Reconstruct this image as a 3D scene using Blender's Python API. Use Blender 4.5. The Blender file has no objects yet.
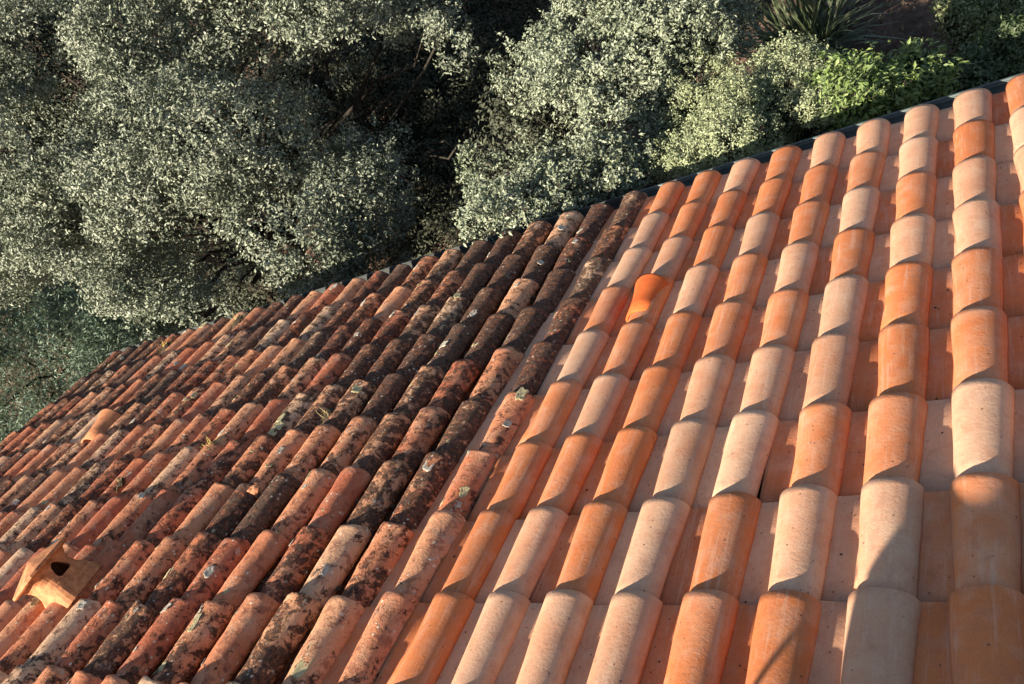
import bpy, bmesh, math, random
import numpy as np
from mathutils import Vector, Matrix, noise
R = math.radians
rng = np.random.default_rng(7); random.seed(7)
scene = bpy.context.scene
COL = scene.collection

# ------------------------------------------------------------------ camera
PITCH = R(17)
CAM = Vector((0.31253, -0.88364, 2.00110))
CR = Matrix(((0.80854, 0.17389, 0.56216), (0.22654, 0.78971, -0.57011), (-0.54308, 0.58831, 0.59912)))
cd = bpy.data.cameras.new('camera'); cam = bpy.data.objects.new('camera', cd); COL.objects.link(cam)
cam.matrix_world = Matrix.Translation(CAM) @ CR.to_quaternion().to_matrix().to_4x4()
cd.sensor_width = 36; cd.lens = 30.057; cd.clip_end = 3000; cd.clip_start = .05
scene.camera = cam
# ------------------------------------------------------------------ light
SUN = Vector((-1.0, -1.945, 1.16)).normalized()         # towards the sun
world = bpy.data.worlds.new('World'); scene.world = world; world.use_nodes = True
wn = world.node_tree; bg = wn.nodes['Background']
sky = wn.nodes.new('ShaderNodeTexSky'); sky.sky_type = 'NISHITA'; sky.sun_disc = False
sky.sun_elevation = math.asin(SUN.z); sky.sun_rotation = math.atan2(SUN.x, SUN.y)
wn.links.new(sky.outputs[0], bg.inputs[0]); bg.inputs[1].default_value = 0.055
sl = bpy.data.lights.new('sun', 'SUN'); sun = bpy.data.objects.new('sun', sl); COL.objects.link(sun)
sl.energy = 5.0; sl.angle = R(0.55); sl.color = (1.0, 0.885, 0.74)
sun.rotation_euler = SUN.to_track_quat('Z', 'Y').to_euler(); sun.location = (-10, -20, 15)
scene.view_settings.view_transform = 'Standard'; scene.view_settings.look = 'None'
scene.view_settings.exposure = 1.68; scene.view_settings.gamma = 1

# ------------------------------------------------------------------ helpers
def at(px, py, dist):
    d = CR @ Vector(((px-512)/854.96, -(py-342)/854.96, -1)); d.normalize()
    return CAM + d*dist
def tag(o, label=None, cat=None, group=None, kind=None):
    if label: o['label'] = label
    if cat: o['category'] = cat
    if group: o['group'] = group
    if kind: o['kind'] = kind
    return o
def link(name, me, parent=None, loc=None, rot=None):
    o = bpy.data.objects.new(name, me); COL.objects.link(o); o.parent = parent
    if loc is not None: o.location = loc
    if rot is not None: o.rotation_euler = rot
    return o
def np_mesh(name, v, f, mat, smooth=False):
    """v (N,3); f (M,k) uniform polygons"""
    v = np.asarray(v, np.float32); f = np.asarray(f, np.int32); k = f.shape[1]
    me = bpy.data.meshes.new(name)
    me.vertices.add(len(v)); me.vertices.foreach_set('co', v.ravel())
    me.loops.add(f.size); me.loops.foreach_set('vertex_index', f.ravel())
    me.polygons.add(len(f)); me.polygons.foreach_set('loop_start', np.arange(0, f.size, k, dtype=np.int32))
    me.polygons.foreach_set('loop_total', np.full(len(f), k, np.int32))
    if smooth: me.polygons.foreach_set('use_smooth', np.ones(len(f), bool))
    me.update(); me.validate(); me.materials.append(mat)
    return me
def pd_mesh(name, v, f, mat, smooth=False):
    me = bpy.data.meshes.new(name); me.from_pydata([tuple(p) for p in v], [], f); me.materials.append(mat)
    if smooth:
        for p in me.polygons: p.use_smooth = True
    bm = bmesh.new(); bm.from_mesh(me); bmesh.ops.recalc_face_normals(bm, faces=bm.faces); bm.to_mesh(me); bm.free()
    return me
def box_mesh(name, x0, x1, y0, y1, z0, z1, mat, bevel=0.0):
    bm = bmesh.new(); bmesh.ops.create_cube(bm, size=1)
    for v in bm.verts:
        v.co = Vector((x0+(v.co.x+.5)*(x1-x0), y0+(v.co.y+.5)*(y1-y0), z0+(v.co.z+.5)*(z1-z0)))
    if bevel: bmesh.ops.bevel(bm, geom=bm.edges[:], offset=bevel, segments=2, affect='EDGES')
    me = bpy.data.meshes.new(name); bm.to_mesh(me); bm.free(); me.materials.append(mat); return me

# ------------------------------------------------------------------ node helper
class NT:
    def __init__(s, name):
        s.m = bpy.data.materials.new(name); s.m.use_nodes = True; s.t = s.m.node_tree
        s.b = s.t.nodes['Principled BSDF']; s.out = s.t.nodes['Material Output']
    def n(s, ty, **k):
        nd = s.t.nodes.new('ShaderNode'+ty)
        for a, b in k.items(): setattr(nd, a, b)
        return nd
    def l(s, a, b): s.t.links.new(a, b)
    def val(s, x, sock):
        if isinstance(x, (int, float)): sock.default_value = x
        elif isinstance(x, tuple): sock.default_value = (*x, 1) if len(x) == 3 and len(sock.default_value) == 4 else x
        else: s.l(x, sock)
    def mix(s, f, a, b, mode='MIX'):
        nd = s.n('Mix', data_type='RGBA', blend_type=mode); s.val(f, nd.inputs[0]); s.val(a, nd.inputs[6]); s.val(b, nd.inputs[7]); return nd.outputs[2]
    def math(s, op, a, b=0.0, clamp=False):
        nd = s.n('Math', operation=op, use_clamp=clamp); s.val(a, nd.inputs[0]); s.val(b, nd.inputs[1]); return nd.outputs[0]
    def noise(s, co, scale, detail=4, rough=.55, dist=0):
        nd = s.n('TexNoise'); s.l(co, nd.inputs['Vector']); nd.inputs['Scale'].default_value = scale
        nd.inputs['Detail'].default_value = detail; nd.inputs['Roughness'].default_value = rough; nd.inputs['Distortion'].default_value = dist
        return nd.outputs['Fac']
    def ramp(s, f, *stops):
        nd = s.n('ValToRGB'); e = nd.color_ramp.elements
        while len(e) > 1: e.remove(e[-1])
        for i, (p, c) in enumerate(stops):
            el = e[0] if i == 0 else e.new(p)
            el.position = p; el.color = (c, c, c, 1) if isinstance(c, (int, float)) else (*c, 1)
        s.l(f, nd.inputs[0]); return nd.outputs[0]
    def coord(s):
        tc = s.n('TexCoord'); oi = s.n('ObjectInfo')
        k = s.math('MULTIPLY', oi.outputs['Random'], 57.3)
        cx = s.n('CombineXYZ'); s.l(k, cx.inputs[0]); s.l(k, cx.inputs[1]); s.l(k, cx.inputs[2])
        va = s.n('VectorMath', operation='ADD'); s.l(tc.outputs['Object'], va.inputs[0]); s.l(cx.outputs[0], va.inputs[1])
        return va.outputs[0], oi.outputs['Random'], tc.outputs['Object']
    def attr(s, name):
        nd = s.n('Attribute', attribute_type='OBJECT', attribute_name=name); return nd.outputs['Fac']
    def bump(s, h, strength, dist, prev=None):
        nd = s.n('Bump'); nd.inputs['Strength'].default_value = strength; nd.inputs['Distance'].default_value = dist
        s.l(h, nd.inputs['Height'])
        if prev is not None: s.l(prev, nd.inputs['Normal'])
        return nd.outputs[0]
    def fin(s, col, rough=.8, normal=None, spec=.3):
        s.val(col, s.b.inputs['Base Color']); s.val(rough, s.b.inputs['Roughness']); s.b.inputs['Specular IOR Level'].default_value = spec
        if normal is not None: s.l(normal, s.b.inputs['Normal'])
        return s.m

def mat_new_clay():
    t = NT('new_clay'); co, rnd, ob = t.coord(); tone = t.attr('tone')
    big = t.noise(co, 7, 3); fine = t.noise(co, 90, 3, .7); grain = t.noise(co, 420, 2, .8)
    orange = t.mix(big, (.50, .135, .040), (.60, .205, .070))
    cream = t.mix(big, (.52, .285, .17), (.66, .415, .26))
    tn = t.math('ADD', tone, t.math('MULTIPLY', t.math('SUBTRACT', t.noise(co, 9, 5, .65), .5), 1.25), True); base = t.mix(tn, orange, cream)
    # pale bloom in broad soft patches
    bloom = t.ramp(t.noise(co, 13, 5, .6), (.52, 0.0), (.75, .32))
    base = t.mix(bloom, base, (.60, .40, .28))
    rv = t.math('MULTIPLY_ADD', rnd, .30); 
    rv = t.math('ADD', t.math('MULTIPLY', rnd, .26), .87)
    base = t.mix(1.0, base, rv, 'MULTIPLY')
    base = t.mix(t.math('MULTIPLY', t.math('SUBTRACT', fine, .5), .5, True), base, (.24, .10, .06))
    # small dark pits and specks
    vo = t.n('TexVoronoi'); t.l(co, vo.inputs['Vector']); vo.inputs['Scale'].default_value = 42
    sp = t.ramp(vo.outputs['Distance'], (.09, 1.0), (.17, 0.0))
    spm = t.ramp(t.noise(co, 24, 2), (.54, 0.0), (.58, 1.0))
    pits = t.math('MULTIPLY', sp, spm)
    base = t.mix(t.math('MULTIPLY', pits, .8), base, (.09, .04, .03))
    gm = t.ramp(grain, (.30, .80), (.70, 1.12)); base = t.mix(1.0, base, gm, 'MULTIPLY')
    mott = t.noise(co, 22, 6, .7, .3); base = t.mix(t.ramp(mott, (.50, 0.0), (.68, .38)), base, (.36, .15, .09))
    strk = t.n('Mapping'); t.l(co, strk.inputs[0]); strk.inputs['Scale'].default_value = (60, 3.5, 60)
    sk = t.ramp(t.noise(strk.outputs[0], 1, 4, .7), (.52, 0.0), (.74, .35)); base = t.mix(sk, base, (.66, .47, .34))
    nb = t.bump(grain, .30, .0015); nb = t.bump(fine, .35, .003, nb); nb = t.bump(sk, .2, .001, nb); nb = t.bump(pits, -.5, .002, nb)
    return t.fin(base, .78, nb, .25)

def mat_old_clay():
    t = NT('weathered_clay'); co, rnd, ob = t.coord(); st = t.attr('stain'); tone = t.attr('tone')
    big = t.noise(co, 8, 5, .6); fine = t.noise(co, 70, 4, .7); mid = t.noise(co, 26, 6, .65, .4)
    c = t.ramp(tone, (0.0, (.42, .125, .062)), (.35, (.54, .190, .090)), (.65, (.59, .275, .14)), (1.0, (.62, .41, .25)))
    base = t.mix(t.ramp(big, (.48, 0.0), (.70, .55)), c, (.52, .34, .21))
    base = t.mix(t.ramp(mid, (.52, 0.0), (.60, .6)), base, (.22, .075, .045))
    # black crust: amount set per tile
    s1 = t.math('ADD', t.math('ADD', t.math('MULTIPLY', t.noise(co, 21, 10, .78, .3), 1.7), -.35), t.math('MULTIPLY', t.math('SUBTRACT', st, .5), .36))
    sy = t.n('SeparateXYZ'); t.l(ob, sy.inputs[0])
    wet = t.ramp(t.math('MULTIPLY', sy.outputs[1], -1.0), (.16, 0.0), (.36, 1.0))
    s1 = t.math('ADD', s1, t.math('MULTIPLY', wet, .07))
    black = t.ramp(s1, (.51, 0.0), (.62, 1.0))
    crust = t.mix(t.ramp(t.noise(co, 44, 6, .8), (.38, 0.0), (.66, 1.0)), (.014, .010, .009), (.17, .105, .075))
    base = t.mix(t.math('MULTIPLY', black, .93), base, crust)
    # reddish growth over the crust
    red = t.math('MULTIPLY', black, t.ramp(t.noise(co, 48, 5, .7), (.56, 0.0), (.62, .8)))
    base = t.mix(red, base, (.36, .13, .06))
    # pale lichen spots
    vo = t.n('TexVoronoi'); t.l(co, vo.inputs['Vector']); vo.inputs['Scale'].default_value = 30
    va = t.math('ADD', vo.outputs['Distance'], t.math('MULTIPLY', fine, .22))
    lsp = t.ramp(va, (.26, 1.0), (.30, 0.0))
    lm = t.ramp(t.noise(co, 9, 3), (.49, 0.0), (.55, 1.0))
    lich = t.math('MULTIPLY', lsp, lm)
    base = t.mix(t.math('MULTIPLY', lich, .75), base, (.70, .63, .48))
    grey = t.ramp(t.noise(co, 7.5, 8, .75), (.61, 0.0), (.66, .7))
    base = t.mix(grey, base, t.mix(fine, (.24, .18, .13), (.56, .47, .35)))
    vf = t.noise(co, 190, 3, .75); base = t.mix(1.0, base, t.ramp(vf, (.32, .80), (.68, 1.15)), 'MULTIPLY')
    nb = t.bump(vf, .35, .002); nb = t.bump(fine, .55, .005, nb); nb = t.bump(t.math('MULTIPLY', black, t.noise(co, 60, 5, .8)), 1.0, .011, nb); nb = t.bump(mid, .4, .006, nb); nb = t.bump(lich, .6, .003, nb)
    return t.fin(base, .9, nb, .15)

def mat_simple(name, c1, c2, scale, rough=.85, bump=.3, bd=.01, spec=.3, metal=0):
    t = NT(name); tc = t.n('TexCoord'); co = tc.outputs['Object']
    a = t.noise(co, scale, 6, .65); b = t.noise(co, scale*6, 4, .7)
    base = t.mix(t.ramp(t.math('ADD', t.math('MULTIPLY', a, .7), t.math('MULTIPLY', b, .3)), (.35, 0.0), (.65, 1.0)), c1, c2)
    t.b.inputs['Metallic'].default_value = metal
    return t.fin(base, rough, t.bump(b, bump, bd), spec)

def mat_leaf(name, cols, trans=.25, rough=.5, patch=1.2, spec=.2):
    t = NT(name); ge = t.n('NewGeometry'); tc = t.n('TexCoord')
    r = ge.outputs['Random Per Island']
    n = len(cols)
    c = t.ramp(r, *[((i+.0)/(n-1), k) for i, k in enumerate(cols)])
    big = t.noise(tc.outputs['Object'], patch, 3)
    c = t.mix(t.ramp(big, (.35, 0.0), (.7, .55)), c, cols[-1])
    c2 = t.mix(ge.outputs['Backfacing'], c, t.mix(.25, c, (.20, .21, .14)))
    t.fin(c2, rough, None, spec)
    tr = t.n('BsdfTranslucent'); t.l(t.mix(.35, c, (.25, .32, .05)), tr.inputs[0])
    ms = t.n('MixShader'); ms.inputs[0].default_value = trans
    t.l(t.b.outputs[0], ms.inputs[1]); t.l(tr.outputs[0], ms.inputs[2]); t.l(ms.outputs[0], t.out.inputs[0])
    return t.m

M = {}
M['new'] = mat_new_clay(); M['old'] = mat_old_clay()
M['deck'] = mat_simple('roof_deck_board', (.05, .035, .025), (.10, .07, .05), 6)
M['wall'] = mat_simple('cream_render', (.42, .34, .25), (.50, .42, .31), 3, .9, .3, .006)
M['gutter'] = mat_simple('painted_metal', (.04, .06, .056), (.07, .09, .084), 9, .45, .05, .002, .4)
M['gutter_old'] = mat_simple('dull_zinc', (.025, .028, .026), (.05, .055, .05), 12, .7, .1, .002, .2)
M['vent'] = mat_simple('ochre_clay', (.22, .08, .032), (.58, .24, .10), 26, .8, .35, .003, .25)
M['vent_new'] = mat_simple('bright_orange_clay', (.42, .075, .016), (.52, .12, .03), 14, .85, .3, .003, .2)
M['loose'] = mat_simple('orange_clay_spotted', (.30, .11, .05), (.56, .23, .10), 22, .8, .35, .003, .25)
M['lichen'] = mat_simple('pale_lichen', (.30, .24, .17), (.78, .70, .55), 3.0, .95, .8, .006, .1)
M['lichen_y'] = mat_simple('yellow_grey_lichen', (.28, .22, .10), (.72, .63, .36), 3.5, .95, .8, .006, .1)
M['moss'] = mat_simple('dark_moss', (.035, .03, .022), (.12, .085, .055), 50, .95, .9, .01, .1)
M['soil'] = mat_simple('brown_soil', (.045, .030, .021), (.19, .12, .085), 2.2, .95, .9, .05, .1)
M['bark'] = mat_simple('grey_bark', (.020, .017, .013), (.055, .046, .036), 9, .9, .7, .02, .1)
M['dry'] = mat_simple('dry_weed', (.30, .22, .09), (.46, .38, .18), 20, .9, .1, .01, .1)

# ------------------------------------------------------------------ roof
U, V = .22, .36757
EAVE = 8.08*V
GZ = -3.7
D_NEW, D_OLD = .0135, .0225

def barrel(name, L, hw, taper, h, d, th, mat, NA=14, ys=None, rough=0, seed=0, chip=0, pan=None, power=1.0, sag=0):
    """curved cover tile; origin at the crown of its lower rim, y runs downslope"""
    ys = ys or [0, -.004, -.03, -.12, -.22, -.32, -L]
    rr = random.Random(seed); off = Vector((rr.random()*50, rr.random()*50, seed*3.1))
    v, f = [], []
    def ring(y, inset, inner):
        out = []
        k = -y/V; w = hw - taper*k; hh = h - taper*.35*k
        for i in range(NA+1):
            a = math.pi*i/NA
            ca, sa = math.cos(a), math.sin(a)
            rw, rh = w-inset, hh-inset
            x = -rw*math.copysign(abs(ca)**power, ca); z = rh*(abs(sa)**power)
            p = Vector((x, y, z - hh - d*k))
            if rough:
                nn = noise.noise_vector(Vector((x*14, y*14, z*14))+off)
                p += nn*rough
                n2 = noise.noise(Vector((x*50, y*50, z*50))+off)
                p += Vector((x, 0, z)).normalized()*n2*rough*.35 if (x or z) else Vector()
            p.z += sag*(-4*(y/L)*(1+y/L))
            if chip and y > -.02:
                p.y += chip*(noise.noise(Vector((a*2.2, seed*7.7, 0))) - .5)
            out.append(p)
        return out
    rings = []
    for j, y in enumerate(ys):
        rings.append(ring(y, .004 if j == 0 else 0, False))
    for y in (ys[-1], ys[0]+.0):
        rings.append(ring(y, th, True))
    for r_ in rings: v += r_
    n = NA+1; m = len(rings)
    for j in range(m):
        j2 = (j+1) % m
        for i in range(NA):
            f.append((j*n+i, j*n+i+1, j2*n+i+1, j2*n+i))
    # close the two long feet
    f.append(tuple(j*n for j in range(m))); f.append(tuple(j*n+NA for j in reversed(range(m))))
    if pan:
        x0, x1, zt, pth = pan; b = len(v)
        prof = [(x0-.012, zt+.006), (x0, zt), ((x0+x1)/2, zt-.002), (x1, zt), (x1+.02, zt+.004), (x1+.02, zt-pth), (x0-.012, zt-pth)]
        yy = [0, -.003, -.16, -L]
        for j, y in enumerate(yy):
            k = -y/V
            for (x, z) in prof: v.append(Vector((x, y+ (0 if j else .001), z - d*k - (.003 if j == 0 and z > zt-.003 else 0))))
        q = len(prof)
        for j in range(len(yy)-1):
            for i in range(q):
                i2 = (i+1) % q
                f.append((b+j*q+i, b+j*q+i2, b+(j+1)*q+i2, b+(j+1)*q+i))
        f.append(tuple(b+i for i in range(q))); f.append(tuple(b+(len(yy)-1)*q+i for i in reversed(range(q))))
    me = pd_mesh(name, v, f, mat, True)
    return me

def trough(name, L, hw, dep, d, th, mat, NA=8, rough=0, seed=0):
    """curved pan tile, hollow side up; origin at the middle of its lower edge, z=0 at its lips"""
    ys = [0, -.12, -.24, -L]; v, f = [], []; off = Vector((seed*4.3, 1, 2))
    rings = []
    for y in ys + [ys[-1], 0]:
        inner = len(rings) < len(ys); k = -y/V; out = []
        w = hw + .008*k
        for i in range(NA+1):
            a = math.pi*i/NA; x = -w*math.cos(a); z = -dep*math.sin(a) - (0 if inner else th)
            p = Vector((x, y, z - d*k)); p += noise.noise_vector(p*16+off)*rough
            out.append(p)
        rings.append(out)
    for r_ in rings: v += r_
    n = NA+1; m = len(rings)
    for j in range(m):
        j2 = (j+1) % m
        for i in range(NA): f.append((j*n+i, j*n+i+1, j2*n+i+1, j2*n+i))
    f.append(tuple(j*n for j in range(m))); f.append(tuple(j*n+NA for j in reversed(range(m))))
    return pd_mesh(name, v, f, mat, True)

house = bpy.data.objects.new('house', None); COL.objects.link(house); house.location = (0, 0, GZ)
tag(house, 'house with a sloping clay tile roof, lichen-stained on the left and newly tiled right', 'house')
def rp(x, s, n):   # roof coordinates to world
    return Vector((x, s*math.cos(PITCH)+n*math.sin(PITCH), -s*math.sin(PITCH)+n*math.cos(PITCH)))
XL, XJ, XR = -7.62, -1.87, 1.6
TOP = -2.3
def roof_part(x0, x1, label):
    o = link('roof', box_mesh('roof', x0, x1, TOP, EAVE-.10, -.24, -.17, M['deck']), house, (0, 0, -GZ), (-PITCH, 0, 0))
    o['label'] = label; return o
old_roof = roof_part(XL, XJ, 'weathered left half of the roof with dark lichen-stained curved tiles')
new_roof = roof_part(XJ+.004, XR, 'newly laid right half of the roof with clean orange and cream tiles')

# new tiles: O orange, C cream, P pinkish
pat = {   # column: rows 8..-2
 -1: 'OCCOOOCPOOC', 0: 'COCCOOCPOCO', 1: 'CCOCOOOCCOC', 2: 'COCOCCOCOCO', 3: 'COOCOCCOOCC', 4: 'OOCOOCCCCOC',
 5: 'COOCOOOOCOO', 6: 'OOC?OCOCCOC', 7: 'OCCOCOOOOCO', -2: 'COCOCOOCOCO', -3: 'OOCOCCOOCOC', -4:'OCOCOOCCOOC', -5:'COOCCOOCOCO', -6:'OCOOCOCOCOO'}
new_meshes = [barrel('new_tile_%d' % i, .44, .0795+.0006*i, .0135, .060, D_NEW, .0115, M['new'], NA=16, pan=(-.150, -.060, -.057, .011),
                     power=.93, rough=.0022, seed=20+i) for i in range(6)]
rnd = random.Random(3)
hood_at = None
for c in range(-6, 8):
    for j, ch in enumerate(pat[c]+rnd.choice(['OC', 'CO', 'OO', 'CP'])):
        r = 8-j
        x = -U*c + rnd.uniform(-.0035, .0035); s = V*r + rnd.uniform(-.006, .006)
        if r == 8: s += .004
        if ch == '?': hood_at = (x, s)
        o = link('roof_tile', new_meshes[rnd.randrange(6)], new_roof, (x, s, rnd.uniform(0, .0015)), (0, R(rnd.gauss(0, .8)), R(rnd.gauss(0, .8))))
        o['tone'] = {'O': rnd.uniform(-.05, .22), 'C': rnd.uniform(.62, 1.0), 'P': rnd.uniform(.22, .36), '?': 0.05}[ch]
        if ch == '?': o['tone'] = 0.0

# old cover tiles
old_meshes = [barrel('old_cover_%d' % i, .44, .089, .018, .080, D_OLD, .011, M['old'], NA=13,
                     ys=[0, -.005, -.03, -.075, -.12, -.165, -.21, -.255, -.30, -.345, -.39, -.45],
                     rough=.004+.0015*(i % 3), seed=i+1, chip=.012*(i % 3), power=.95) for i in range(8)]
new_cover = [barrel('strip_tile_%d' % i, .44, .078, .0, .004, D_NEW, .003, M['new'], NA=4, pan=(-.11, .10, -.004, .011)) for i in range(1)]
pan_meshes = [trough('old_pan_%d' % i, .45, .085, .045, D_OLD*.95, .013, M['old'], rough=.004, seed=i) for i in range(4)]
def oldx(k, r): return -U*(8.10 + k*(1.11-.0085*r))
def visible(p):
    q = CR.transposed() @ (p-CAM)
    if q.z > -.05: return False
    x, y = 512-854.96*q.x/q.z, 342+854.96*q.y/q.z
    return -70 < x < 1090 and -60 < y < 800
old_spots = []
for k in range(0, 25):
    for r in range(8, -3, -1):
        x = oldx(k, r) + rnd.gauss(0, .006); s = V*r + rnd.gauss(0, .010)
        if r == 8: s = V*8.08 + rnd.gauss(0, .012)
        if not (visible(rp(x, s, 0)) or visible(rp(x, s-.37, 0))): continue
        dx = oldx(k, r-1)-oldx(k, r)
        o = link('cover_tile', old_meshes[rnd.randrange(8)], old_roof, (x, s, rnd.gauss(0, .0018)),
                 (R(rnd.gauss(0, .25)), R(rnd.gauss(0, .9)), math.atan2(dx, V)*1.0 + R(rnd.gauss(0, .9))))
        o.rotation_euler.z = math.atan2(dx, V) + R(rnd.gauss(0, .9))
        # heavy black crust near the joint and up by the eave, less low on the left
        st = .38 + .045*(r-3) - .010*max(0, k-4) + rnd.gauss(0, .30)
        if 1 <= k <= 6 and r >= 2 + k*.3: st += .36
        if k >= 14: st += .10
        if r <= 1: st -= .05
        if k == 0 and r <= 3: st = rnd.uniform(-.2, .25)
        if k == 0 and r >= 4: st = max(st, rnd.uniform(.75, 1.1))
        o['stain'] = max(-.4, min(1.35, st)); 
        o['tone'] = min(1, max(0, rnd.choice([.05, .2, .3, .4, .5, .6, .75, .95]) + rnd.uniform(-.08, .08)))
        old_spots.append((x, s, o.rotation_euler.z, r, k))
        # pan tile to the right of this cover (between this column and the one before)
        if k >= 2:
            xm = (oldx(k, r)+oldx(k-1, r))/2
            p = link('pan_tile', pan_meshes[rnd.randrange(4)], old_roof, (xm+rnd.gauss(0, .003), s-.03, -.088), (0, 0, math.atan2(dx, V)))
            p['stain'] = .95 + rnd.gauss(0, .25); p['tone'] = rnd.random()
# newer flat pans laid beside the first two old columns
for r in range(8, -3, -1):
    for k in (1,):
        xm = (oldx(0, r)+oldx(1, r))/2
        p = link('flat_pan_tile', box_mesh('flat_pan_tile', -.085, .085, -.42, 0, -.012, 0, M['new'], .003) if r == 8 else bpy.data.meshes['flat_pan_tile'],
                 old_roof, (xm, V*r, -.070), (math.atan2(D_NEW, V), 0, 0)); p['tone'] = rnd.choice([.1, .3, .8, .9])
# verge: last half pan
for r in range(8, -1, -1):
    x = oldx(24.55, r)
    if visible(rp(x, V*r, 0)):
        p = link('pan_tile', pan_meshes[r % 4], old_roof, (x, V*r-.03, -.088), (0, 0, 0)); p['stain'] = .9; p['tone'] = .3

# hooded vent tile lying over a new tile: a half funnel that opens downslope
def hood_mesh(name, mat, L=.26, w0=.060, w1=.088, h0=.045, h1=.105):
    v, f = [], []; NA = 16; prof = [0, .35, .6, .78, .90, .97, 1.0]
    rings = []
    for inner in (0, 1):
        ps = prof if not inner else prof[::-1]
        for t in ps:
            fl = t**3.2
            w = w0 + (w1-w0)*(.25*t+.75*fl) - inner*.011; h = h0 + (h1-h0)*(.55*t+.45*fl) - inner*.011
            y = (t-1)*L
            rings.append([Vector((-w*math.cos(math.pi*i/NA), y+(.012*math.sin(math.pi*i/NA) if t > .9 else 0), h*math.sin(math.pi*i/NA))) for i in range(NA+1)])
    for r_ in rings: v += r_
    n = NA+1; m = len(rings)
    for j in range(m):
        j2 = (j+1) % m
        for i in range(NA): f.append((j*n+i, j*n+i+1, j2*n+i+1, j2*n+i))
    return pd_mesh(name, v, f, mat, True)
vt = link('vent_hood', hood_mesh('vent_hood', M['vent_new'], .23, .066, .088, .05, .090), new_roof, (hood_at[0]-.012, hood_at[1]-.055, -.050))
vt['label'] = 'bright orange hooded vent tile with a flared mouth'

# ------------------------------------------------------------------ walls, fascia, gutter
yE = EAVE*math.cos(PITCH); zE = -EAVE*math.sin(PITCH)
link('wall', box_mesh('wall', XL+.25, XR-.05, -6.0, yE-.45, GZ, zE-.25, M['wall']), house, (0, 0, -GZ))
link('fascia_board', box_mesh('fascia_board', XL+.02, XR, yE-.145, yE-.12, zE-.36, zE-.165, M['deck']), house, (0, 0, -GZ))
def gutter(x0, x1, mat, name, lab):
    v, f = [], []; NA = 12; rr = .062
    for x in (x0, x1):
        for rad, rng_ in ((rr, range(NA+1)), (rr-.004, range(NA, -1, -1))):
            for i in rng_:
                a = math.pi + math.pi*i/NA; v.append((x, yE+.012+rad*math.cos(a), zE-.085+rad*math.sin(a)))
    n = 2*(NA+1)
    for i in range(n): f.append((i, (i+1) % n, n+(i+1) % n, n+i))
    # rolled front lip
    b = len(v); q = 8
    for x in (x0, x1):
        for i in range(q):
            a = 2*math.pi*i/q; v.append((x, yE+.012+rr+.004+.009*math.cos(a), zE-.083+.009*math.sin(a)))
    for i in range(q): f.append((b+i, b+(i+1) % q, b+q+(i+1) % q, b+q+i))
    g = link(name, pd_mesh(name, v, f, mat, True), house, (0, 0, -GZ)); g['label'] = lab
    x = x0+.3
    def br():
        v, f = [], []; NB = 8
        for rad in (.063, .069):
            for sx in (-.011, .011):
                for i in range(NB+1):
                    a = math.pi+math.pi*i/NB; v.append((sx, rad*math.cos(a), rad*math.sin(a)))
        m = NB+1
        for i in range(NB):
            for a, b in ((0, 1), (1, 3), (3, 2), (2, 0)): f.append((a*m+i, a*m+i+1, b*m+i+1, b*m+i))
        return pd_mesh('bracket', v, f, M['gutter'])
    me = bpy.data.meshes.get('bracket') or br()
    while x < x1:
        link('bracket', me, g, (x, yE+.012, zE-.085)); x += .62
    return g
gutter(XJ+.01, XR, M['gutter'], 'gutter', 'dark grey-green gutter edge')
gutter(XL, XJ, M['gutter_old'], 'gutter', 'dull pale zinc gutter edge')

# ------------------------------------------------------------------ lichen crusts and moss
def blob_mesh(name, mat, seed, flat=.22, n=12):
    bm = bmesh.new(); bmesh.ops.create_icosphere(bm, subdivisions=2, radius=1)
    for v in bm.verts:
        p = v.co.copy(); k = 1+.45*noise.noise(p*1.3+Vector((seed*9, 0, 0)))+.22*noise.noise(p*4+Vector((0, seed*5, 0)))
        v.co = Vector((p.x*k, p.y*k, p.z*flat*(1+.8*noise.noise(p*3.1+Vector((0, 0, seed*3))))))
    me = bpy.data.meshes.new(name); bm.to_mesh(me); bm.free(); me.materials.append(mat)
    for p in me.polygons: p.use_smooth = True
    return me
def lichen_mesh(name, mat, seed):
    v, f = [], []; n = 22; rads = (1.0, .96, .80, .55, .28)
    def R_(a): return 1+.45*noise.noise(Vector((math.cos(a)*1.3, math.sin(a)*1.3, seed*3.3)))+.34*noise.noise(Vector((math.cos(a)*3.2, math.sin(a)*4, seed*5.1)))
    for j, rr in enumerate(rads):
        for i in range(n):
            a = 2*math.pi*i/n; r_ = R_(a)*rr*(1+.10*math.sin(i*7.3+seed)); x, y = r_*math.cos(a), r_*math.sin(a)
            z = (-.12 if j == 0 else .10+.12*noise.noise(Vector((x*4, y*4, seed)))+(.06 if j in (1, 2) else 0)) - .30*x*x*.35
            v.append((x, y, z))
    v.append((0, 0, .08)); 
    for j in range(len(rads)-1):
        for i in range(n): f.append((j*n+i, j*n+(i+1) % n, (j+1)*n+(i+1) % n, (j+1)*n+i))
    b = (len(rads)-1)*n
    for i in range(n): f.append((b+i, b+(i+1) % n, len(v)-1))
    return pd_mesh(name, v, f, mat, True)
lm = [lichen_mesh('lichen_%d' % i, M['lichen' if i % 3 else 'lichen_y'], i) for i in range(8)]
def on_tile(x, s, rz, a, y, r_=.085):
    """point on a cover tile: a = angle from crown (+ right), y back from the rim"""
    k = -y/V; w = .088-.016*k; h = .080-.0056*k
    lx, lz = w*math.sin(a), h*math.cos(a)-h-D_OLD*k
    return Vector((x+lx*math.cos(rz)-y*math.sin(rz), s+y*math.cos(rz)+lx*math.sin(rz), lz)), a
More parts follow.
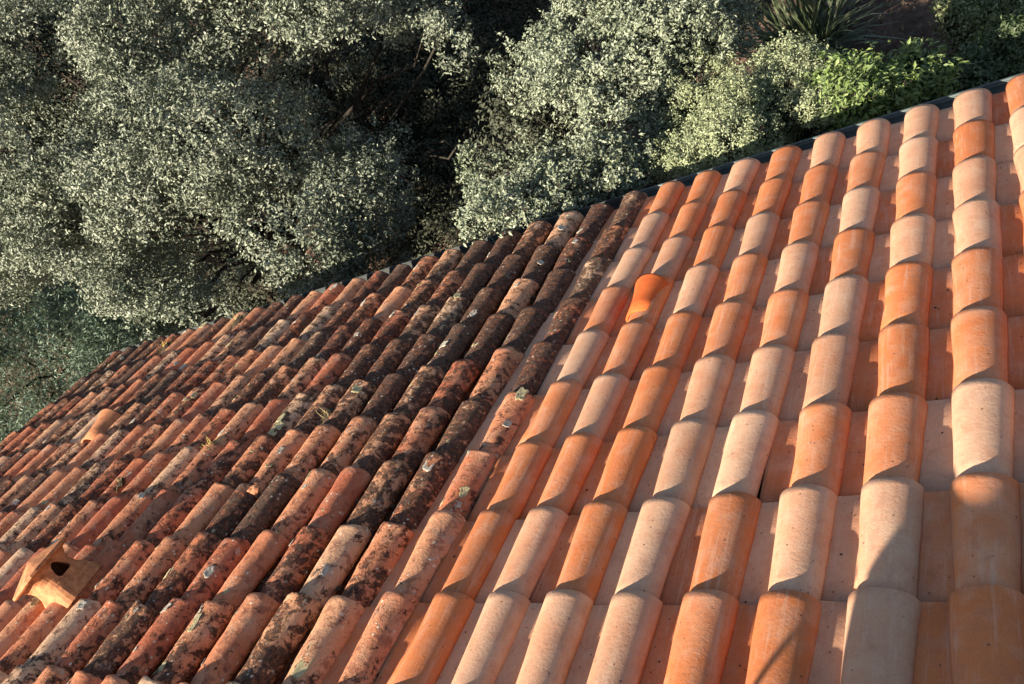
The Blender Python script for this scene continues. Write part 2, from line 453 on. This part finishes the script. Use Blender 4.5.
for i in range(296):
    x, s, rz, r, k = old_spots[rnd.randrange(len(old_spots))]
    a = R(rnd.uniform(-55, 40)); y = rnd.uniform(-.34, -.01)
    p, a = on_tile(x, s, rz, a, y); sz = rnd.choice([.008, .010, .012, .014, .018, .022, .026, .032])
    o = link('lichen', lm[rnd.randrange(8)], old_roof, p, (0, a, rnd.uniform(-.3, .3))); o.scale = (sz*rnd.uniform(.6, .95), sz*rnd.uniform(.85, 1.5), sz*.45)
def px_to_roof(px, py, n=0.0):
    d = CR @ Vector(((px-512)/854.96, -(py-342)/854.96, -1))
    nn = Vector((0, math.sin(PITCH), math.cos(PITCH))); t = (n-CAM.dot(nn))/d.dot(nn); w = CAM+d*t
    return Vector((w.x, w.y*math.cos(PITCH)-w.z*math.sin(PITCH), n))
# moss / debris crumbs in the old channels: one mass
vs, fs = [], []
base = blob_mesh('crumb', M['moss'], 3, .8); bv = np.array([v.co[:] for v in base.vertices]); bf = np.array([p.vertices[:] for p in base.polygons])
ico = bmesh.new(); bmesh.ops.create_icosphere(ico, subdivisions=1, radius=1); bv = np.array([v.co[:] for v in ico.verts]); bf = np.array([[v.index for v in f.verts] for f in ico.faces]); ico.free()
for (x, s, rz, r, k) in old_spots:
    m_ = rnd.choice([2, 5, 9, 16]) if r > 0 else rnd.choice([1, 3, 6])
    for q in range(m_):
        y = rnd.gauss(-.37 if rnd.random() < .6 else -.2, .035 if rnd.random() < .6 else .12)
        lx = (.088+.028*rnd.random())*rnd.choice([1, 1, -1]); sz = rnd.uniform(.004, .013)
        if k == 0 and lx > 0: continue
        p = Vector((x+lx-y*math.sin(rz)*1, s+y, -.088+rnd.uniform(-.012, .018) - D_OLD*(-y/V)))
        rot = Matrix.Rotation(rnd.uniform(0, 6), 3, 'Z'); A = np.array(rot)
        pv = (bv*np.array([sz*rnd.uniform(.7, 1.7), sz*rnd.uniform(.7, 1.5), sz*.7])*(1+.35*np.random.default_rng(q).normal(size=(len(bv), 1))*.5)) @ A.T + np.array(p)
        fs.append(bf+len(vs)*len(bv)); vs.append(pv)
mo = link('moss_debris', np_mesh('moss_debris', np.concatenate(vs), np.concatenate(fs), M['moss']), old_roof); mo['kind'] = 'stuff'

vs, fs = [], []
for q in range(260):
    c = rnd.randrange(-3, 8); r = rnd.randrange(-2, 9); x = -U*c - rnd.uniform(.085, .135); y = -rnd.random()**1.5*.36
    z = -.0565 - D_NEW*(-y/V); sz = rnd.uniform(.0008, .0026)
    fs.append(bf+len(vs)*len(bv)); vs.append(bv*np.array([sz*rnd.uniform(.7, 2.2), sz*rnd.uniform(.7, 2.2), sz*.6])+np.array([x, V*r+y, z]))
gr = link('roof_grit', np_mesh('roof_grit', np.concatenate(vs), np.concatenate(fs), M['moss']), new_roof); gr['kind'] = 'stuff'
# ------------------------------------------------------------------ loose hood tile and the clay vent on the old roof
def on_roof(o, x, s, n, rx=0, ry=0, rz=0):
    b = Matrix.Translation(rp(x, s, n)) @ Matrix.Rotation(-PITCH, 4, 'X')
    o.matrix_world = b @ Matrix.Rotation(rz, 4, 'Z') @ Matrix.Rotation(ry, 4, 'Y') @ Matrix.Rotation(rx, 4, 'X')
p = px_to_roof(103, 418, .03)
lt = link('vent_tile', hood_mesh('loose_hood', M['loose'], .26, .085, .120, .07, .115))
tag(lt, 'small orange hooded tile standing proud among the weathered tiles near the left edge', 'roof tile')
on_roof(lt, p.x, p.y+.05, -.04, rx=R(3), rz=R(4))

def vent():
    root = bpy.data.objects.new('roof_vent', None); COL.objects.link(root)
    tag(root, 'ochre clay roof vent with pointed cap and dark opening on the stained tiles', 'roof vent')
    # flared four-sided body: concave sides between four corners
    def section(rad, star, z, n=32, rot=R(45)):
        out = []
        for i in range(n):
            a = 2*math.pi*i/n; k = 1 + star*math.cos(4*a)
            out.append(Vector((rad*k*math.cos(a+rot), rad*k*math.sin(a+rot), z)))
        return out
    n = 48
    def solid(name, lv, n=48, smooth=True):
        v, f = [], []
        for a in lv: v += section(*a, n=n)
        for j in range(len(lv)-1):
            for i in range(n): f.append((j*n+i, j*n+(i+1) % n, (j+1)*n+(i+1) % n, (j+1)*n+i))
        f.append(tuple(reversed(range(n)))); f.append(tuple((len(lv)-1)*n+i for i in range(n)))
        return bpy.data.objects.new(name, pd_mesh(name, v, f, M['vent'], smooth))
    outer = solid('outer', [(.185, .12, -.08), (.172, .13, -.03), (.156, .11, .02), (.140, .07, .06), (.134, .05, .10), (.138, .08, .14), (.156, .14, .178), (.165, .16, .19)])
    inner = solid('inner', [(.160, .11, -.10), (.148, .11, .0), (.122, .06, .06), (.118, .05, .10), (.120, .06, .14), (.128, .08, .175)])
    cutters = [inner]
    prof = [(-.050, .075), (-.036, .062), (.036, .062), (.054, .072), (.054, .090), (.026, .140), (.006, .158), (-.016, .158), (-.034, .142), (-.050, .095)]
    for ax in (0,):
        v = [((sg*.3, a, b) if ax == 0 else (a, sg*.3, b)) for sg in (0, 1) for a, b in prof]; m_ = len(prof)
        f = [(i, (i+1) % m_, m_+(i+1) % m_, m_+i) for i in range(m_)]+[tuple(reversed(range(m_))), tuple(range(m_, 2*m_))]
        cutters.append(bpy.data.objects.new('cut', pd_mesh('cut', v, f, M['vent'])))
    # arched lower edge between the four feet
    for o in [outer]+cutters: COL.objects.link(o)
    for c in cutters:
        b_ = outer.modifiers.new('b', 'BOOLEAN'); b_.object = c; b_.operation = 'DIFFERENCE'; b_.solver = 'EXACT'
    dg = bpy.context.evaluated_depsgraph_get(); me = bpy.data.meshes.new_from_object(outer.evaluated_get(dg)); me.name = 'vent_body'
    for o in [outer]+cutters: bpy.data.objects.remove(o, do_unlink=True)
    for p_ in me.polygons: p_.use_smooth = False
    b = link('body', me, root)
    n = 32
    # cap: four-sided pyramid with pulled-out corners and a thick lip
    v, f = [], []
    for a in ((.195, .12, .180), (.205, .12, .188), (.202, .12, .204), (.140, .12, .228), (.075, .12, .252), (.006, .12, .274)): v += section(*a)
    for j in range(5):
        for i in range(n): f.append((j*n+i, j*n+(i+1) % n, (j+1)*n+(i+1) % n, (j+1)*n+i))
    f.append(tuple(range(5*n, 6*n)))
    f.append(tuple(reversed(range(0, n))))
    me = pd_mesh('vent_cap', v, f, M['vent'], False); link('cap', me, root)
    return root
p = px_to_roof(66, 584, 0)
vr = vent(); on_roof(vr, p.x, p.y, -.015, ry=R(-24), rz=R(12)); vr.scale = (.80, .80, .80)

# unseen capped block added upslope, shaped to throw the shade on the nearest tiles
def shade_blocker():
    root = bpy.data.objects.new('shade_blocker', None); COL.objects.link(root)
    tag(root, 'unseen capped block added higher up the roof to shade the nearest tiles', 'shade_blocker')
    b = rp(0, -1.60, 0); root.location = b; top = .51
    link('stack', box_mesh('stack', -.94, .75, -.17, 0, -.35, top-.08, M['wall'], .01), root)  # invented stack, its left edge set by where the shade should fall
    link('cap', box_mesh('cap', -1.06, .9, -.19, .02, top-.08, top, M['wall'], .008), root)
    v, f = tubes([[(Vector((-1.15, -.05, -.12)), .009), (Vector((-1.15, -.05, .43)), .009)]], 8)
    link('rod', pd_mesh('rod', v, f, M['gutter'], True), root)  # thin rod added for the narrow shadow band on the tiles
def weed(px, py, lab, col, h=.07, n=26, seed=0):
    p = px_to_roof(px, py, -.02); w = rp(p.x, p.y, -.03); g = random.Random(seed); v, f = [], []
    for i in range(n):
        az = g.uniform(0, 6.28); el = R(g.uniform(15, 80)); L = h*g.uniform(.5, 1.2); d = Vector((math.cos(az)*math.cos(el), math.sin(az)*math.cos(el), math.sin(el)))
        sd = d.cross(Vector((0, 0, 1))).normalized()*.0022; k = len(v); q = Vector((g.gauss(0, .012), g.gauss(0, .02), 0))
        for j in range(4):
            t = j/3; c = q+d*L*t+Vector((g.gauss(0, .003), g.gauss(0, .003), -.4*L*t*t)); v += [c-sd*(1.1-t), c+sd*(1.1-t)]
        for j in range(3): f.append((k+2*j, k+2*j+1, k+2*j+3, k+2*j+2))
    root = bpy.data.objects.new('weed_tuft', None); COL.objects.link(root); root.location = w; tag(root, lab, 'weed')
    o = link('blades', pd_mesh('weed', v, f, M[col]), root); o['kind'] = 'stuff'
    o = link('moss_cushion', bpy.data.meshes.get('moss_cushion') or blob_mesh('moss_cushion', M['moss'], 4, .6), root, (0, 0, .0)); o.scale = (h*.35, h*.45, h*.35)
M['weed_y'] = mat_simple('yellow_moss', (.30, .22, .05), (.42, .34, .12), 30, .9, .1, .01, .1)
weed(210, 448, 'yellowish moss tuft lodged between stained tiles above the middle of the old roof', 'weed_y', .09, 60, 1)
weed(328, 415, 'dry straw-coloured weed in a dark channel near the upper middle of the old roof', 'dry', .11, 24, 2)
weed(166, 348, 'yellow weed at the eave near the left end of the old roof', 'weed_y', .14, 40, 3)
weed(238, 322, 'pale dry weed standing at the eave between two red-brown tiles', 'dry', .16, 34, 4)
weed(120, 482, 'small pale dry twigs caught between old tiles just above the pointed clay vent', 'dry', .08, 20, 5)
# ------------------------------------------------------------------ ground
def ground():
    n = 90; xs = np.sign(np.linspace(-1, 1, n))*np.abs(np.linspace(-1, 1, n))**3*600; ys = xs.copy()
    X, Y = np.meshgrid(xs-4, ys+8); Z = np.full_like(X, GZ)
    Z += .10*np.sin(X*1.3)*np.cos(Y*1.1)*(np.abs(X) < 40)*(np.abs(Y) < 40)
    Z += np.clip(Y-14, 0, 200)*.10
    v = np.stack([X, Y, Z], -1).reshape(-1, 3); i = np.arange(n-1)
    a = (i[:, None]*n+i[None, :]).ravel(); f = np.stack([a, a+1, a+n+1, a+n], 1)
    tag(link('ground', np_mesh('ground', v, f, M['soil'], True)), 'bare brown soil below the eave', kind='structure')
ground()

# ------------------------------------------------------------------ foliage
def leaves(C, N, size, aspect=.45, fold=.25, seed=0):
    """one folded leaf (two triangles sharing a midrib) per centre"""
    g = np.random.default_rng(seed); n = len(C)
    N = N/np.linalg.norm(N, axis=1, keepdims=True)
    t = g.normal(size=(n, 3)); t -= (t*N).sum(1, keepdims=True)*N; t /= np.linalg.norm(t, axis=1, keepdims=True)
    b = np.cross(N, t); L = (size*g.uniform(.6, 1.25, n))[:, None]; W = L*aspect
    v = np.empty((n, 4, 3), np.float32)
    v[:, 0] = C - t*L*.5; v[:, 1] = C + b*W*.5 + N*W*fold; v[:, 2] = C + t*L*.5; v[:, 3] = C - b*W*.5 + N*W*fold
    k = np.arange(n)[:, None]*4
    f = np.concatenate([k+np.array([[0, 1, 2]]), k+np.array([[0, 2, 3]])], 1).reshape(-1, 3)
    return v.reshape(-1, 3), f

def crown_points(lobes, ncl, per, cl_r, seed, camside=True, inner=.25, void=(5.0, .02, .16)):
    """leaf centres and normals: clusters over the shells of overlapping lobes"""
    g = np.random.default_rng(seed); L = np.array([(*c, r) for c, r in lobes]); w = L[:, 3]**2; w /= w.sum()
    li = g.choice(len(L), size=ncl*6, p=w); d = g.normal(size=(ncl*6, 3)); d /= np.linalg.norm(d, axis=1, keepdims=True)
    tocam = np.array(CAM)[None]-L[li, :3]; tocam /= np.linalg.norm(tocam, axis=1, keepdims=True)
    if camside:
        dot = (d*tocam).sum(1); keep = (dot > -.15) | (g.random(len(d)) < .22)
        li, d = li[keep], d[keep]
    rad = L[li, 3]*np.where(g.random(len(li)) < inner, g.uniform(.45, .85, len(li)), g.uniform(.85, 1.12, len(li)))
    # lumpy shell
    ph = g.uniform(0, 6, 3)
    c0 = L[li, :3]+d*L[li, 3:4]
    rad *= 1+.16*np.sin(c0[:, 0]*4.1+ph[0])*np.sin(c0[:, 1]*3.7+ph[1])*np.sin(c0[:, 2]*4.5+ph[2])
    C = L[li, :3] + d*rad[:, None]
    def fld(P, fr, s_):
        h = np.random.default_rng(s_); o = np.zeros(len(P))
        for _ in range(7):
            k_ = h.normal(size=3); k_ /= np.linalg.norm(k_); o += np.sin((P@k_)*fr*h.uniform(.6, 1.5)+h.uniform(0, 6))
        return o/7**.5
    f1 = fld(C, void[0], seed+1); f2 = fld(C, void[0]*2.6, seed+2)
    f3 = fld(C, void[0]*6, seed+3); keep = (f1*.55+f2*.55+f3*.35 + g.normal(size=len(C))*.15) > void[1]
    C += d*(np.clip(f1, -1.2, 1.2)*void[2])[:, None]
    for c in L:
        keep &= ~((((C-c[:3])**2).sum(1) < (.68*c[3])**2) & (g.random(len(C)) < .8))
    C, d = C[keep][:ncl], d[keep][:ncl]
    n = len(C); sp = d*.7 + g.normal(size=(n, 3))*.45 + np.array([0, 0, .45]); sp /= np.linalg.norm(sp, axis=1, keepdims=True)
    tt = g.uniform(-1, 1, (n, per, 1))
    rad_ = g.normal(size=(n, per, 3))*cl_r*.42*(1.15-.5*np.clip(tt, 0, 1))
    off = rad_ + sp[:, None, :]*tt*cl_r*1.9*g.uniform(.5, 1.2, (n, 1, 1))
    P = (C[:, None]+off).reshape(-1, 3)
    nn = rad_/np.linalg.norm(rad_, axis=2, keepdims=True)*.6 + d[:, None]*.45 + g.normal(size=(n, per, 3))*.55 + np.array([0, 0, .35])
    return P, nn.reshape(-1, 3), C

def tubes(paths, sides=6):
    v, f = [], []
    for pts in paths:
        b = len(v)
        for i, (p, r) in enumerate(pts):
            q = pts[min(i+1, len(pts)-1)][0]-pts[max(i-1, 0)][0]; q = q.normalized() if q.length else Vector((0, 0, 1))
            u = q.orthogonal().normalized(); w = q.cross(u)
            for k in range(sides):
                a = 2*math.pi*k/sides; v.append(p+(u*math.cos(a)+w*math.sin(a))*r)
        for i in range(len(pts)-1):
            for k in range(sides): f.append((b+i*sides+k, b+i*sides+(k+1) % sides, b+(i+1)*sides+(k+1) % sides, b+(i+1)*sides+k))
    return v, f
def bent(a, b, r0, r1, n=5, wob=.12, seed=0):
    g = random.Random(seed); L = (b-a).length
    return [(a.lerp(b, i/n)+Vector((g.gauss(0, 1), g.gauss(0, 1), g.gauss(0, .4)))*wob*L*.3*math.sin(math.pi*i/n), r0+(r1-r0)*i/n) for i in range(n+1)]

def tree(name, lab, cat, lobes, base, mat, ncl, per, size, cl_r, seed, r0=.14, aspect=.45, group=None, inner=.25, void=(5.0, .02, .16)):
    root = bpy.data.objects.new(name, None); COL.objects.link(root); root.location = base; tag(root, lab, cat, group)
    B = Vector(base); P, N, C = crown_points(lobes, ncl, per, cl_r, seed, inner=inner, void=void)
    v, f = leaves(P-np.array(base), N, size, aspect, seed=seed)
    link('crown', np_mesh(name+'_crown', v, f, mat), root)
    cc = sum((Vector(c) for c, r in lobes), Vector())/len(lobes)
    fork = B.lerp(cc, .45); paths = [bent(Vector(), fork-B, r0, r0*.7, 6, .1, seed)]
    for i, (c, r) in enumerate(lobes):
        paths.append(bent(fork-B, Vector(c)-B, r0*.34, r0*.08, 6, .25, seed+i))
    tv, tf = tubes(paths); link('trunk', pd_mesh(name+'_trunk', tv, tf, M['bark'], True), root)
    # fine twigs reaching the leaf clusters
    g = np.random.default_rng(seed+5); tw = []
    Lb = [Vector(c) for c, r in lobes]
    for i in g.choice(len(C), min(len(C), 500), replace=False):
        p = Vector(C[i]); q = min(Lb, key=lambda c: (c-p).length)
        tw.append(bent(q.lerp(p, .35)-B, p-B+(p-q)*.12, .010, .003, 3, .2, int(i)))
    tv, tf = tubes(tw, 3); o = link('twigs', pd_mesh(name+'_twigs', tv, tf, M['bark']), root); o['kind'] = 'stuff'
    return root

M['oak'] = mat_leaf('grey_green_leaf', [(.015, .022, .013), (.05, .064, .04), (.135, .16, .11), (.33, .36, .27)], .04, .5)
M['shrub'] = mat_leaf('silver_green_leaf', [(.035, .045, .02), (.10, .12, .065), (.18, .215, .14), (.34, .38, .27)], .06, .45)
M['varieg'] = mat_leaf('pale_variegated_leaf', [(.10, .13, .05), (.20, .235, .11), (.32, .36, .19), (.42, .46, .28)], .2, .5)
M['green'] = mat_leaf('bright_green_leaf', [(.04, .08, .015), (.08, .15, .03), (.15, .23, .055), (.30, .38, .13)], .3, .4)
M['olive'] = mat_leaf('olive_leaf', [(.04, .06, .02), (.10, .13, .04), (.20, .24, .09), (.36, .40, .20)], .25, .45)
M['dark'] = mat_leaf('dark_green_leaf', [(.012, .028, .008), (.02, .045, .012), (.035, .07, .018), (.05, .09, .025)], .15, .45)
M['pine'] = mat_leaf('blue_green_leaf', [(.04, .085, .06), (.09, .155, .115), (.16, .24, .18), (.27, .35, .26)], .2, .6, .5)
M['wood'] = mat_leaf('shaded_wood_leaf', [(.003, .005, .002), (.007, .010, .004), (.012, .015, .007), (.02, .024, .012)], .0, .7)  # near-black: shade of the deep gaps put into the leaf colour
M['strap'] = mat_leaf('strap_leaf', [(.02, .035, .015), (.035, .055, .022), (.06, .085, .04), (.12, .14, .08)], .1, .4)

def lob(px, py, d, r): return (tuple(at(px, py, d)), r)
T1 = [lob(a, b, d+.9-.0062*max(0, a), r*(d+.9-.0062*max(0, a))/d*.96) for a, b, d, r in [(40,60,11.5,.95),(150,40,11.2,.95),(260,40,10.9,.95),(350,25,11.2,.75),(60,150,11.0,.9),(150,150,10.5,.95),(255,140,10.3,.9),(345,110,10.8,.62),
 (20,230,11.4,.75),(105,235,10.8,.75),(190,235,10.2,.8),(280,225,10.0,.75),(345,200,10.4,.55),(370,245,10.6,.35),(150,290,10.6,.42),(240,290,10.0,.45),(310,275,10.1,.4),(190,310,10.3,.35),
 (375,60,11.3,.5),(432,8,11.4,.34),(438,42,11.2,.2),(60,-30,12,.9),(200,-40,12,.9),(330,-40,11.6,.8),(-50,120,12,.9),(-50,220,12,.7),(420,-20,11.6,.6),(85,278,10.9,.3),(375,165,11.0,.28),(395,90,11.2,.22)]]
shade_blocker()
tree('evergreen_tree', 'large evergreen tree with fine grey-green leaves filling the upper left beyond the eave', 'tree', T1, (*at(200, 180, 12.5)[:2], GZ), M['oak'], 10500, 26, .046, .072, 11, .13, inner=.3, void=(4.2, .22, .28))
T2 = [lob(*a) for a in [(522,132,6.9,.25),(500,175,6.7,.2),(555,165,6.8,.22),(548,142,7.2,.26),(585,150,7.0,.25),(500,155,6.9,.27),(530,180,6.5,.27),(575,192,6.3,.24),(555,120,6.8,.34),(612,135,6.6,.34),(600,65,7.0,.36),(655,60,7.0,.32),(640,10,7.4,.34),(690,22,7.4,.26),
 (575,20,7.4,.26),(520,205,5.8,.14),(565,196,5.75,.16),(612,182,5.7,.14),(480,217,5.9,.10),(650,172,5.7,.10),(525,110,7.1,.2),(655,115,6.7,.26),(495,205,6.4,.15),(620,182,6.2,.2),(700,55,7.2,.17),(600,-30,7.7,.36),(680,-30,7.7,.36),(545,75,7.2,.18)]]
tree('evergreen_tree', 'silvery green sunlit tree beyond the middle of the eave, right of the dark gap', 'tree', T2, (*at(600, 120, 7.6)[:2], GZ), M['shrub'], 4600, 24, .034, .046, 21, .05, void=(6.5, .14, .2))
S3 = [lob(*a) for a in [(700,75,6.9,.26),(692,100,6.7,.24),(735,90,6.7,.27),(775,85,6.8,.25),(735,122,6.4,.22),(780,110,6.5,.22),(812,98,6.6,.18),(820,82,6.9,.13),(695,145,6.3,.18),(655,160,6.3,.15),(690,160,5.8,.11),(730,145,5.8,.13),(772,130,5.8,.13),(812,114,5.85,.11)]]
tree('pale_shrub', 'pale yellow-green shrub with tiny leaves glowing in the sun next to the green bush', 'shrub', S3, (*at(750, 120, 7.0)[:2], GZ), M['varieg'], 2800, 28, .022, .034, 31, .04, void=(9, .0, .08))
S4 = [lob(*a) for a in [(850,88,6.3,.16),(835,72,6.6,.13),(868,96,6.0,.13),(880,78,6.5,.10),(920,66,6.7,.11),(935,82,6.3,.09),(853,108,5.8,.10),(900,93,6.0,.08)]]
tree('leafy_bush', 'bright green leafy bush with upright shoots above the gutter at right', 'bush', S4, (*at(865, 100, 7.2)[:2], GZ), M['green'], 330, 15, .054, .06, 41, .03, .36, void=(9, -.5, .04))
S5 = [lob(*a) for a in [(790,130,6.8,.16),(840,125,6.7,.2),(890,108,6.7,.22),(940,93,6.8,.22),(985,73,6.9,.2),(1020,62,7.0,.2),(745,148,6.7,.16),(900,124,6.5,.2),(960,104,6.6,.2)]]
tree('dark_hedge', 'low dark green hedge in shade right behind the gutter', 'hedge', S5, (*at(890, 115, 6.9)[:2], GZ), M['dark'], 1700, 22, .040, .05, 51, .03, void=(6, -.4, .05))
S6 = [lob(*a) for a in [(960,45,9.3,.16),(1000,30,9.2,.24),(1020,10,9.2,.26),(985,60,9.1,.18),(1040,40,9.0,.28),(945,28,9.3,.12),(965,12,9.5,.14),(1000,5,9.4,.2),(930,50,9.4,.10),(900,58,9.6,.07)]]
tree('sprawling_bush', 'olive green bush with arching branches in the top right corner', 'bush', S6, (*at(1000, 40, 9.5)[:2], GZ), M['olive'], 900, 20, .045, .07, 61, .03, void=(7, -.2, .08))
S7 = [lob(*a) for a in [(20,330,17,1.5),(90,300,17,1.1),(60,380,16,1.3),(150,330,16,.9),(-20,420,16,1.5),(20,270,18,1.2),(120,370,15.5,.9),(-60,340,17,1.6)]]
tree('blue_green_tree', 'soft blue-green tree farther off beyond the left edge of the roof', 'tree', S7, (*at(50, 350, 17.5)[:2], GZ), M['pine'], 6500, 26, .085, .15, 71, .1, .22, void=(2.6, -.25, .35))

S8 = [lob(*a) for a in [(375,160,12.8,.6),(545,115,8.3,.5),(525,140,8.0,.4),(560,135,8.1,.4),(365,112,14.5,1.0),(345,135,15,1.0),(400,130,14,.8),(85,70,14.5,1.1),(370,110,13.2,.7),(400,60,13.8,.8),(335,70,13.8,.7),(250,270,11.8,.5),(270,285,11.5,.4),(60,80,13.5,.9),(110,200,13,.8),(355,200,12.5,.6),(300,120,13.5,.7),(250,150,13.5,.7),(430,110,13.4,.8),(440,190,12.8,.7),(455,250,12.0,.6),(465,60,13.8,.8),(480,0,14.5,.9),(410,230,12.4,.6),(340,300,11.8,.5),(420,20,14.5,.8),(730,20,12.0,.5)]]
tree('gap_shade_shrub', 'understory shrub filling the gap between the two pale trees, its shade painted near-black', 'shrub', S8, (*at(440, 180, 13)[:2], GZ), M['wood'], 13500, 20, .055, .10, 81, .06, void=(5, -.8, .1))  # added to fill the gap; near-black leaves paint its deep shade
# strappy plant
def strappy():
    root = bpy.data.objects.new('strap_leaf_plant', None); COL.objects.link(root)
    b = at(812, 58, 10.2); root.location = b
    tag(root, 'clump of long narrow arching leaves on the bare soil at the top right', 'plant')
    g = random.Random(5); v, f = [], []
    for i in range(420):
        az = g.uniform(0, 2*math.pi); el = R(g.uniform(18, 85)); L = g.uniform(.5, 1.3); w = g.uniform(.012, .022)
        d = Vector((math.cos(az)*math.cos(el), math.sin(az)*math.cos(el), math.sin(el))); side = d.cross(Vector((0, 0, 1))).normalized()
        p0 = Vector((g.gauss(0, .12), g.gauss(0, .12), 0)); k = len(v); n = 7
        for j in range(n+1):
            t = j/n; p = p0+d*L*t+Vector((0, 0, -.55*L*t*t*math.cos(el)*g.uniform(.9, 1.1))); ww = w*(1-t**2.5)+.001
            v += [p-side*ww, p+side*ww+Vector((0, 0, .003))]
        for j in range(n): f.append((k+2*j, k+2*j+1, k+2*j+3, k+2*j+2))
    o = link('leaves', pd_mesh('strap_leaves', v, f, M['strap']), root); o['kind'] = 'stuff'
strappy()

# wood behind everything, shade put into its leaf colour: one mass nobody could count
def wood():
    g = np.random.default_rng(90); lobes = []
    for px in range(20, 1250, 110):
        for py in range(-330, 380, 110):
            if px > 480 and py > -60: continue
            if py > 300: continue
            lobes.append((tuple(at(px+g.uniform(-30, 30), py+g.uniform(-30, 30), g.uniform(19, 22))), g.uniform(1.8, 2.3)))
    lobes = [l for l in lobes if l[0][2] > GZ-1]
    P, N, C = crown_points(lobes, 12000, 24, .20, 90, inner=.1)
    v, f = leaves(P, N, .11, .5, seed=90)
    tag(link('shade_toned_woodland', np_mesh('shade_toned_woodland', v, f, M['wood'])), 'dense woodland filling the gaps behind the trees, shade put in its leaf colour', 'woodland', kind='stuff')
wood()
def litter():
    g = np.random.default_rng(4); n = 26000
    P = np.stack([g.uniform(-14, 6, n), g.uniform(4, 18, n), np.full(n, GZ+.03)], 1)
    P[:, 2] += .10*np.sin(P[:, 0]*1.3)*np.cos(P[:, 1]*1.1) + g.uniform(0, .04, n) + np.clip(P[:, 1]-14, 0, 200)*.10
    N = g.normal(size=(n, 3))*.5+np.array([0, 0, 1])
    v, f = leaves(P, N, .075, .5, seed=4)
    M['litter'] = mat_leaf('fallen_leaf', [(.02, .012, .008), (.05, .03, .02), (.09, .055, .035), (.16, .11, .07)], .05, .8)
    tag(link('leaf_litter', np_mesh('leaf_litter', v, f, M['litter'])), 'fallen brown leaves scattered over the soil', kind='stuff')
litter()
